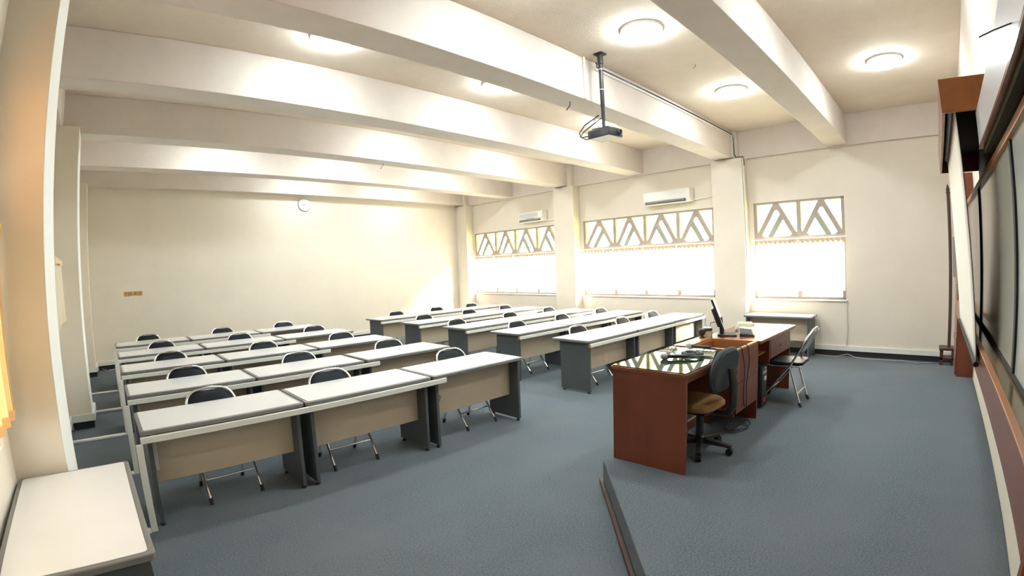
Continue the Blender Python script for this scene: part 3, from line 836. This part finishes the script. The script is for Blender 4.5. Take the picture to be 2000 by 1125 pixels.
# ------------------------------------------------------------------ projector
t = thing('projector', 'dark grey projector hanging from the ceiling on a black pole', 'projector', (4.81, 3.22, 0))
MB().prism(rrect(-0.06, -0.06, 0.06, 0.06, 0.01), 2, ZC - 0.012, ZC).build('ceiling_plate', M['black'], t)
MB().lathe([(0.035, 4.235), (0.035, 4.12), (0.026, 4.11), (0.026, 3.60), (0.022, 3.59), (0.022, 3.36)], n=16).build('pole', M['black'], t)
for z in (4.05, 3.80):
    MB().lathe([(0.028, z), (0.028, z + 0.008)], n=16).build('cable_tie', M['paper'], t)
B(-0.10, -0.12, 3.315, 0.10, 0.10, 3.335).build('bracket', M['black'], t, bevel=0.004)
for sx in (-1, 1):
    MB().cyl((sx * 0.09, 0.08 * sx, 3.325), (0, 0, 3.45), 0.006, n=8).build('strut', M['black'], t)
rot = Matrix.Rotation(math.radians(-4), 4, 'Z')
B(-0.13, -0.17, 3.215, 0.13, 0.14, 3.315).xf(rot).build('body', M['black'], t, bevel=0.010, seg=3)
mb = MB()
for i in range(6): mb.box(-0.134, -0.02 + i * 0.022, 3.235, -0.128, -0.008 + i * 0.022, 3.295)
mb.xf(rot).build('vent_grille', M['black'], t)
MB().lathe([(0.036, 0), (0.036, 0.02), (0.03, 0.03), (0.026, 0.022), (0, 0.02)], n=20).xf(rot @ Matrix.Translation((0.06, -0.165, 3.265)) @ Matrix.Rotation(PI / 2, 4, 'X')).build('lens', M['black'], t)
MB().tube([(-0.09, 0.14, 3.26), (-0.14, 0.22, 3.25), (-0.16, 0.24, 3.30), (-0.10, 0.20, 3.40), (-0.03, 0.04, 3.50)], 0.008, 8).build('cable', M['black'], t)
MB().tube([(0.03, 0.14, 3.26), (-0.06, 0.22, 3.24), (-0.12, 0.26, 3.27), (-0.09, 0.22, 3.33), (0.0, 0.03, 3.47)], 0.008, 8).build('cable', M['black'], t)

# conduit and cable along the second beam and down the pillar
cb = [(4.84, 3.30, 4.17), (5.0, 3.40, 4.19), (6.0, 3.405, 4.19), (8.0, 3.405, 4.19), (9.52, 3.405, 4.185), (9.545, 3.395, 4.15), (9.545, 3.385, 3.80), (9.545, 3.36, 3.735), (9.545, 3.215, 3.722), (9.545, 3.200, 3.66), (9.545, 3.200, 3.55)]
cd = thing('projector_cable', 'black projector cable on white conduit along the beam and pillar', 'cable')
MB().tube(cb, 0.010, 8).build('cable', M['black'], cd)
MB().box(4.95, 3.395, 4.145, 9.50, 3.4185, 4.172).box(9.50, 3.392, 3.74, 9.535, 3.4185, 4.17).box(9.53, 3.207, 0.19, 9.57, 3.2285, 3.70).build('conduit', M['white_paint'], cd, bevel=0.003)
tag(B(4.72, 3.398, ZL, 4.755, 3.421, ZC).build('conduit_stub', M['ceil'], bevel=0.003), 'short upright conduit on the beam beside the projector pole', 'conduit')

# ceiling hooks and dangling wires
for (x, y, z, lab) in ((4.68, 3.60, ZL, 'rusty hook dangling under the second beam by the projector'), (4.60, 7.80, ZL, 'thin bent wire dangling under the fourth beam'), (5.917, 2.514, ZC, 'small dark hook on the ceiling near the projector')):
    s_ = 0.11 if z == ZL else 0.05
    p = [(x, y, z), (x, y, z - s_ * 0.35), (x - 0.02 * s_ / 0.11, y + 0.0, z - s_ * 0.6), (x - 0.05 * s_ / 0.11, y + 0.02, z - s_), (x - 0.03 * s_ / 0.11, y + 0.02, z - s_ * 0.85)]
    tag(MB().tube(p, 0.006 if z == ZL and y < 5 else 0.004, 6).build('ceiling_hook', M['wire_dark']), lab, 'hook', 'hooks under the ceiling')

# ------------------------------------------------------------------ clock and sockets on the back wall
t = thing('wall_clock', 'round white wall clock high on the back wall', 'clock', (4.812, YB, 3.52))
Rb = Matrix.Rotation(PI / 2, 4, 'X')
MB().lathe([(0.168, 0), (0.168, 0.035), (0.160, 0.045), (0.150, 0.045), (0.148, 0.032)], n=40).xf(Rb).build('rim', M['ac_grey'], t)
MB().lathe([(0.150, 0.0), (0.150, 0.034)], n=40).xf(Rb).build('face', M['clockface'], t)
for i in range(12):
    B(-0.008, -0.037, 0.107, 0.008, -0.034, 0.129).xf(Matrix.Rotation(i * PI / 6, 4, 'Y')).build('hour_mark', M['ac_grey'], t)
def hand(ang, ln, wd, y):
    return B(-wd, -y - 0.002, -0.015, wd, -y, ln).xf(Matrix.Rotation(ang, 4, 'Y'))
hand(math.radians(252), 0.095, 0.004, 0.040).build('minute_hand', M['black'], t)
hand(math.radians(242), 0.055, 0.007, 0.037).build('hour_hand', M['black'], t)
B(-0.05, -0.036, 0.055, 0.03, -0.034, 0.061).build('dial_line', M['ac_grey'], t)
t = thing('socket_strip', 'row of four tan sockets low on the back wall', 'socket', (0.815, YB, 1.54))
for i in range(4):
    x = -0.19 + i * 0.097
    p = B(x, -0.012, -0.046, x + 0.09, 0, 0.046).build('socket', M['bronze'], t, bevel=0.004)
    MB().cyl((x + 0.045, -0.014, 0), (x + 0.045, -0.008, 0), 0.028, n=18).build('socket_face', M['bronze_d'], p)

# ------------------------------------------------------------------ air conditioners
def ac(y0, y1, z0, z1, dep, style, lab):
    yc = slant_y((y0 + y1) / 2)
    t = thing('air_conditioner', lab, 'air conditioner', (XW + SL * yc - 0.008, yc, (z0 + z1) / 2), -SL)
    hy, hz = (y1 - y0) / 2, (z1 - z0) / 2
    prof = [(0, -hz), (0, hz), (-dep * 0.85, hz), (-dep, hz * 0.8), (-dep, -hz * 0.45), (-dep * 0.72, -hz)]
    pr = [(x, z) for x, z in prof]
    MB().prism([(p[0], p[1]) for p in pr], 1, -hy, hy).build('casing', M['ac'], t, bevel=0.010, seg=3)
    if style == 0:
        B(-dep - 0.004, -hy + 0.16, -hz * 0.25, -dep + 0.002, hy - 0.02, hz * 0.62).build('grille', M['ac_grey'], t, bevel=0.003)
        B(-dep - 0.002, -hy + 0.30, -hz * 0.42, -dep + 0.004, hy - 0.30, -hz * 0.34).build('badge_line', M['black'], t)
    else:
        B(-dep - 0.004, -hy + 0.10, -hz * 0.40, -dep + 0.002, hy - 0.01, hz * 0.78).build('front_panel', M['ac'], t, bevel=0.004)
        MB().cyl((-dep - 0.006, -hy + 0.20, hz * 0.30), (-dep, -hy + 0.20, hz * 0.30), 0.025, n=16).build('round_badge', M['clockface'], t)
        B(-dep - 0.0075, -hy + 0.19, hz * 0.24, -dep - 0.006, -hy + 0.21, hz * 0.36).build('badge_mark', M['ac_grey'], t)
    lv = B(-dep * 0.97, -hy + 0.10, -hz * 0.92, -dep * 0.80, hy - 0.04, -hz * 0.52).xf(Matrix.Translation((-0.008, 0, 0))).build('louvre', M['black'], t)
    mb = MB()
    for i in range(2):
        z = -hz * (0.62 + 0.16 * i)
        mb.box(-dep - 0.008, -hy + 0.11, z, -dep * 0.8, hy - 0.05, z + 0.008)
    mb.build('louvre_blade', M['ac_grey'], lv)
    return t
a1_ = ac(8.33, 9.22, 2.965, 3.235, 0.21, 0, 'older white air conditioner above the window by the back wall')
a2_ = ac(4.33, 5.42, 2.995, 3.285, 0.21, 1, 'larger white air conditioner above the middle window')
MB().tube([(-0.06, -0.44, -0.10), (-0.04, -0.50, -0.135), (-0.02, -0.55, -0.14), (-0.02, -0.48 - 0.12, -0.14), (-0.03, -0.86, -0.13)], 0.012, 8).build('pipe', M['white_paint'], a1_)
MB().tube([(-0.06, -0.54, -0.10), (-0.02, -0.62, -0.11), (-0.02, -0.80, -0.10), (-0.02, -0.96, -0.085)], 0.012, 8).build('pipe', M['white_paint'], a2_)

# thin wiring near the windows
tag(MB().tube([(9.70, 1.43, 0.99), (9.70, 1.425, 0.7), (9.70, 1.41, 0.45), (9.70, 1.43, 0.185)], 0.006, 6).build('wall_cable', M['cable_grey']), 'thin grey cable running down from the window by the whiteboard wall', 'cable')
tag(MB().tube([(9.60, 1.95, 0.008), (9.55, 1.6, 0.007), (9.66, 1.40, 0.05), (9.58, 1.25, 0.008), (9.52, 0.9, 0.007), (9.58, 0.5, 0.007), (9.45, 0.2, 0.007), (9.55, 0.0, 0.007)], 0.007, 6).build('floor_cable', M['cable_grey']), 'loose grey cable on the floor below the window wall', 'cable')
tag(MB().tube([(0.35, 12.05, 0.008), (0.2, 11.95, 0.007), (0.08, 12.08, 0.02), (0.02, 12.12, 0.09)], 0.008, 6).build('floor_cable', M['cable_grey']), 'loose grey cable on the floor by the back corner', 'cable')

# ------------------------------------------------------------------ whiteboard wall
t = thing('wall_ledge', 'deep brown wooden ledge below the whiteboards', 'ledge')
MB().box(1.45, -0.315, 1.0, 7.60, -0.29, 1.178).build('front_board', M['wood_h'], t, bevel=0.003)
MB().box(1.45, YF + 0.003, 1.0, 7.60, -0.315, 1.02).build('bottom_board', M['wood_h'], t)
MB().box(1.45, YF + 0.003, 1.15, 7.60, -0.315, 1.176).build('top_board', M['ledge_top'], t)
MB().box(1.45, -0.318, 1.176, 7.60, -0.287, 1.186).build('edge_strip', M['orange_wood'], t, bevel=0.002)
MB().box(1.40, YF + 0.003, SZ, 1.45, -0.29, 1.18).build('end_panel', M['wood'], t, bevel=0.003)
ZB0, ZB1, YBD = 1.178, 2.29, -0.40
for x0, x1, m_, lab in ((5.075, 7.60, 'board_lilac', 'whiteboard panel half hidden behind the projection screen'), (2.95, 5.045, 'board', 'cream whiteboard panel between two black uprights'), (0.9, 2.89, 'board_blue', 'bluish whiteboard panel nearest the picture edge')):
    t = thing('whiteboard', lab, 'whiteboard', (0, 0, 0), 0, 'whiteboard panels')
    B(x0, YF + 0.003, ZB0, x1, YBD, ZB1).build('panel', M[m_], t)
    B(x0, YBD, ZB0 + 0.002, x1, YBD + 0.012, ZB0 + 0.02).build('lower_rail', M['void'], t)
for x0, x1, lab in ((5.045, 5.075, 'narrow black upright between the whiteboards near the screen'), (2.89, 2.95, 'wide black upright at the near whiteboard')):
    tag(B(x0, YF + 0.003, ZB0, x1, YBD + 0.012, ZB1).build('board_upright', M['void'], bevel=0.003), lab, 'upright', 'whiteboard uprights')
tag(B(0.9, YF + 0.003, ZB1, 7.60, -0.375, ZB1 + 0.04).build('board_rail', M['orange_wood'], bevel=0.004), 'orange-brown wooden rail above the whiteboards', 'rail')
t = thing('pelmet', 'long light-grey pelmet box above the near whiteboards', 'pelmet')
B(0.6, -0.325, 2.375, 3.53, -0.30, 2.58).build('front_board', M['pelmet'], t, bevel=0.002)
B(0.6, -0.327, 2.362, 3.53, -0.297, 2.377).build('lower_edge', M['wood_h'], t)
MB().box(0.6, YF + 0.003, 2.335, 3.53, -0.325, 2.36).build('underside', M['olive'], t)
B(3.505, YF + 0.003, 2.36, 3.53, -0.325, 2.58).build('end_board', M['wood'], t)
t = thing('screen_pelmet', 'orange-brown wooden pelmet box holding the projection screen', 'pelmet')
B(3.545, YF + 0.003, 2.60, 3.565, -0.105, 2.81).build('end_board', M['orange_wood'], t, bevel=0.002)
B(3.565, -0.125, 2.60, 6.20, -0.105, 2.81).build('front_board', M['wood_h'], t, bevel=0.002)
B(6.20, YF + 0.003, 2.60, 6.22, -0.105, 2.81).build('end_board', M['wood'], t)
B(3.565, YF + 0.003, 2.79, 6.20, -0.125, 2.81).build('top_board', M['void'], t)  # inside of the box coloured black to carry its shade
B(3.565, YF + 0.003, 2.335, 6.20, -0.50, 2.79).build('shade_backing', M['void'], t)  # shade under the pelmet put into a black sheet over the wall
t = thing('projection_screen', 'white projection screen hanging tilted in front of the whiteboards', 'projection screen')
def scr(x0, x1, off):
    m = MB()
    def fn(u, v):
        z = 1.11 + (2.74 - 1.11) * v
        y = -0.272 + (v ** 1.0) * 0.085 + 0.012 * math.sin(v * PI)
        return (x0 + (x1 - x0) * u, y + off, z)
    return m.grid(fn, 8, 24)
s_ = scr(3.66, 6.02, 0).build('cloth', M['screen'], t)
sm = s_.modifiers.new('thick', 'SOLIDIFY'); sm.thickness = 0.004
scr(3.645, 3.665, -0.003).build('side_border', M['void'], t).modifiers.new('thick', 'SOLIDIFY').thickness = 0.004
MB().cyl((3.62, -0.268, 1.10), (6.06, -0.268, 1.10), 0.017, n=14).build('bottom_bar', M['void'], t)
MB().cyl((3.58, -0.19, 2.74), (6.18, -0.19, 2.74), 0.030, n=14).build('roller', M['ac'], t)

t = thing('tall_cabinet', 'tall red-brown cabinet at the far end of the wooden ledge', 'cabinet', (0, 0, 0))
B(7.62, YF + 0.002, SZ, 8.30, -0.32, 2.78).build('body', M['wood'], t, bevel=0.003)
d_ = B(7.63, -0.32, SZ + 0.03, 8.29, -0.302, 1.35).build('door', M['wood'], t, bevel=0.003)
MB().tube([(7.70, -0.302, 0.69), (7.70, -0.275, 0.69), (7.70, -0.275, 0.77), (7.70, -0.302, 0.77)], 0.005, 8).build('handle', M['brassy'], d_)
d_ = B(7.63, -0.32, 1.37, 8.29, -0.302, 2.75).build('door', M['wood'], t, bevel=0.003)
t = thing('board_eraser', 'small white and dark board eraser at the far end of ledge', 'eraser', (7.50, -0.35, 1.177))
B(-0.06, -0.025, 0, 0.06, 0.025, 0.022).build('felt', M['black'], t)
B(-0.06, -0.025, 0.022, 0.06, 0.025, 0.04).build('grip', M['paper'], t, bevel=0.004)
tag(MB().tube([(1.78, -0.30, 2.43), (1.78, -0.24, 2.415), (1.78, -0.195, 2.40)], 0.0025, 6).build('wire_hook', M['wire_dark']), 'thin wire sticking out of the light-grey pelmet', 'wire')
tag(B(9.685, -0.355, 1.40, XW, -0.31, 2.04).build('wall_conduit', M['cable_grey'], bevel=0.003), 'short grey conduit on the window wall behind the pole', 'conduit')

# flag pole in a wooden stand
t = thing('flagpole', 'dark wooden pole with pointed tip on a low stand', 'pole', (9.28, -0.24, 0))
B(-0.16, -0.13, 0.285, 0.16, 0.13, 0.325).build('stand_top', M['dark_wood'], t, bevel=0.006)
for sx in (-1, 1):
    for sy in (-1, 1):
        B(sx * 0.12 - 0.025, sy * 0.09 - 0.025, 0, sx * 0.12 + 0.025, sy * 0.09 + 0.025, 0.285).build('leg', M['dark_wood'], t, bevel=0.003)
B(-0.145, -0.115, 0.14, 0.145, 0.115, 0.17).build('lower_shelf', M['dark_wood'], t)
MB().lathe([(0.026, 0.325), (0.026, 2.70), (0.034, 2.705), (0.034, 2.72), (0.024, 2.73), (0.030, 2.76), (0.010, 2.83), (0.001, 2.85)], (0, -0.02, 0), 16).build('shaft', M['dark_wood'], t)

# ------------------------------------------------------------------ things on the wall with the near pillar
curtain('window_curtain', WXL(2.4) + 0.07, 3.15, 1.5, 1.13, 2.095, M['curtain_warm'], 'amber curtain hanging in the near corner before the pillar', 'curtains on the pillar wall', 9, 0.02, -1)
t = B(WXL(2.4) + 0.03, 1.4, 2.10, WXL(2.4) + 0.07, 3.19, 2.13).build('curtain_track', M['white_paint'])
tag(t, 'white curtain track in the near corner before the pillar', 'curtain track', 'curtain tracks on the pillar wall')
curtain('window_curtain', -0.37, 7.15, 4.05, 1.36, 2.055, M['curtain'], 'pale yellow curtain between the first and second pillars', 'curtains on the pillar wall', 16, 0.03, -1)
t = B(-0.43, 4.0, 2.06, -0.38, 7.2, 2.09).build('curtain_track', M['white_paint'])
tag(t, 'white curtain track between the first and second pillars', 'curtain track', 'curtain tracks on the pillar wall')
def side_window(idx, y0, y1):
    root = D.objects.new('window_%d' % idx, None); COL.objects.link(root); root['kind'] = 'structure'
    mb = MB()
    for a, b, z0, z1 in ((y0, y0 + 0.05, 1.0, 2.83), (y1 - 0.05, y1, 1.0, 2.83), (y0, y1, 2.79, 2.83), (y0, y1, 1.0, 1.05), (y0, y1, 2.1, 2.16)):
        mb.box(WXL(y0) - 0.02, a, z0, WXL(y1) + 0.10, b, z1)
    mb.build('frame', M['wframe'], root, bevel=0.004)
    B(WXL(y0) - 0.02, y0, 1.0, WXL(y1) + 0.02, y1, 2.83).build('pane', M['ac_grey'], root)
side_window(4, 3.95, 6.1)
root = D.objects.new('window_5', None); COL.objects.link(root); root['kind'] = 'structure'
xa = WXL(2.2) - 0.10
MB().box(xa - 0.03, 1.35, 1.0, xa + 0.03, 1.41, 2.83).box(xa - 0.03, 2.99, 1.0, xa + 0.03, 3.05, 2.83).box(xa - 0.03, 1.35, 2.10, xa + 0.03, 3.05, 2.17).box(xa - 0.03, 1.35, 2.77, xa + 0.03, 3.05, 2.83).box(xa - 0.03, 1.35, 1.0, xa + 0.03, 3.05, 1.05).box(xa - 0.03, 2.17, 1.0, xa + 0.03, 2.23, 2.83).build('frame', M['wframe'], root, bevel=0.004)
B(xa - 0.002, 1.40, 2.16, xa + 0.002, 3.0, 2.78).build('amber_pane', M['pane_deep'], root, smooth=False)
B(xa - 0.002, 1.40, 1.04, xa + 0.002, 3.0, 2.11).build('clear_pane', M['pane_clear'], root, smooth=False)
struct('trim_10', MB().box(-3.4, -2.0, 2.95, -0.85, 13.0, 3.05).box(-3.4, -2.0, -0.1, -3.3, 13.0, 1.5).box(-3.4, -2.0, -0.1, -0.95, -1.9, 3.0).box(-3.4, 12.9, -0.1, -0.95, 13.0, 3.0).box(-3.4, -2.0, -0.1, -0.85, 13.0, 0.0), M['white_paint'])  # unseen corridor shell added to dim the light reaching the near window


yy = 3.02
tag(MB().prism([(yy - 0.06, 1.10), (yy - 0.03, 1.06), (yy + 0.02, 1.07), (yy + 0.07, 1.10), (yy + 0.06, 1.13), (yy, 1.15), (yy - 0.04, 1.17), (yy - 0.07, 1.15)], 0, WXL(yy) - 0.002, WXL(yy) + 0.004).build('paint_chip', M['greyplastic'], smooth=False), 'small grey patch of peeled paint under the amber curtain', 'paint chip')
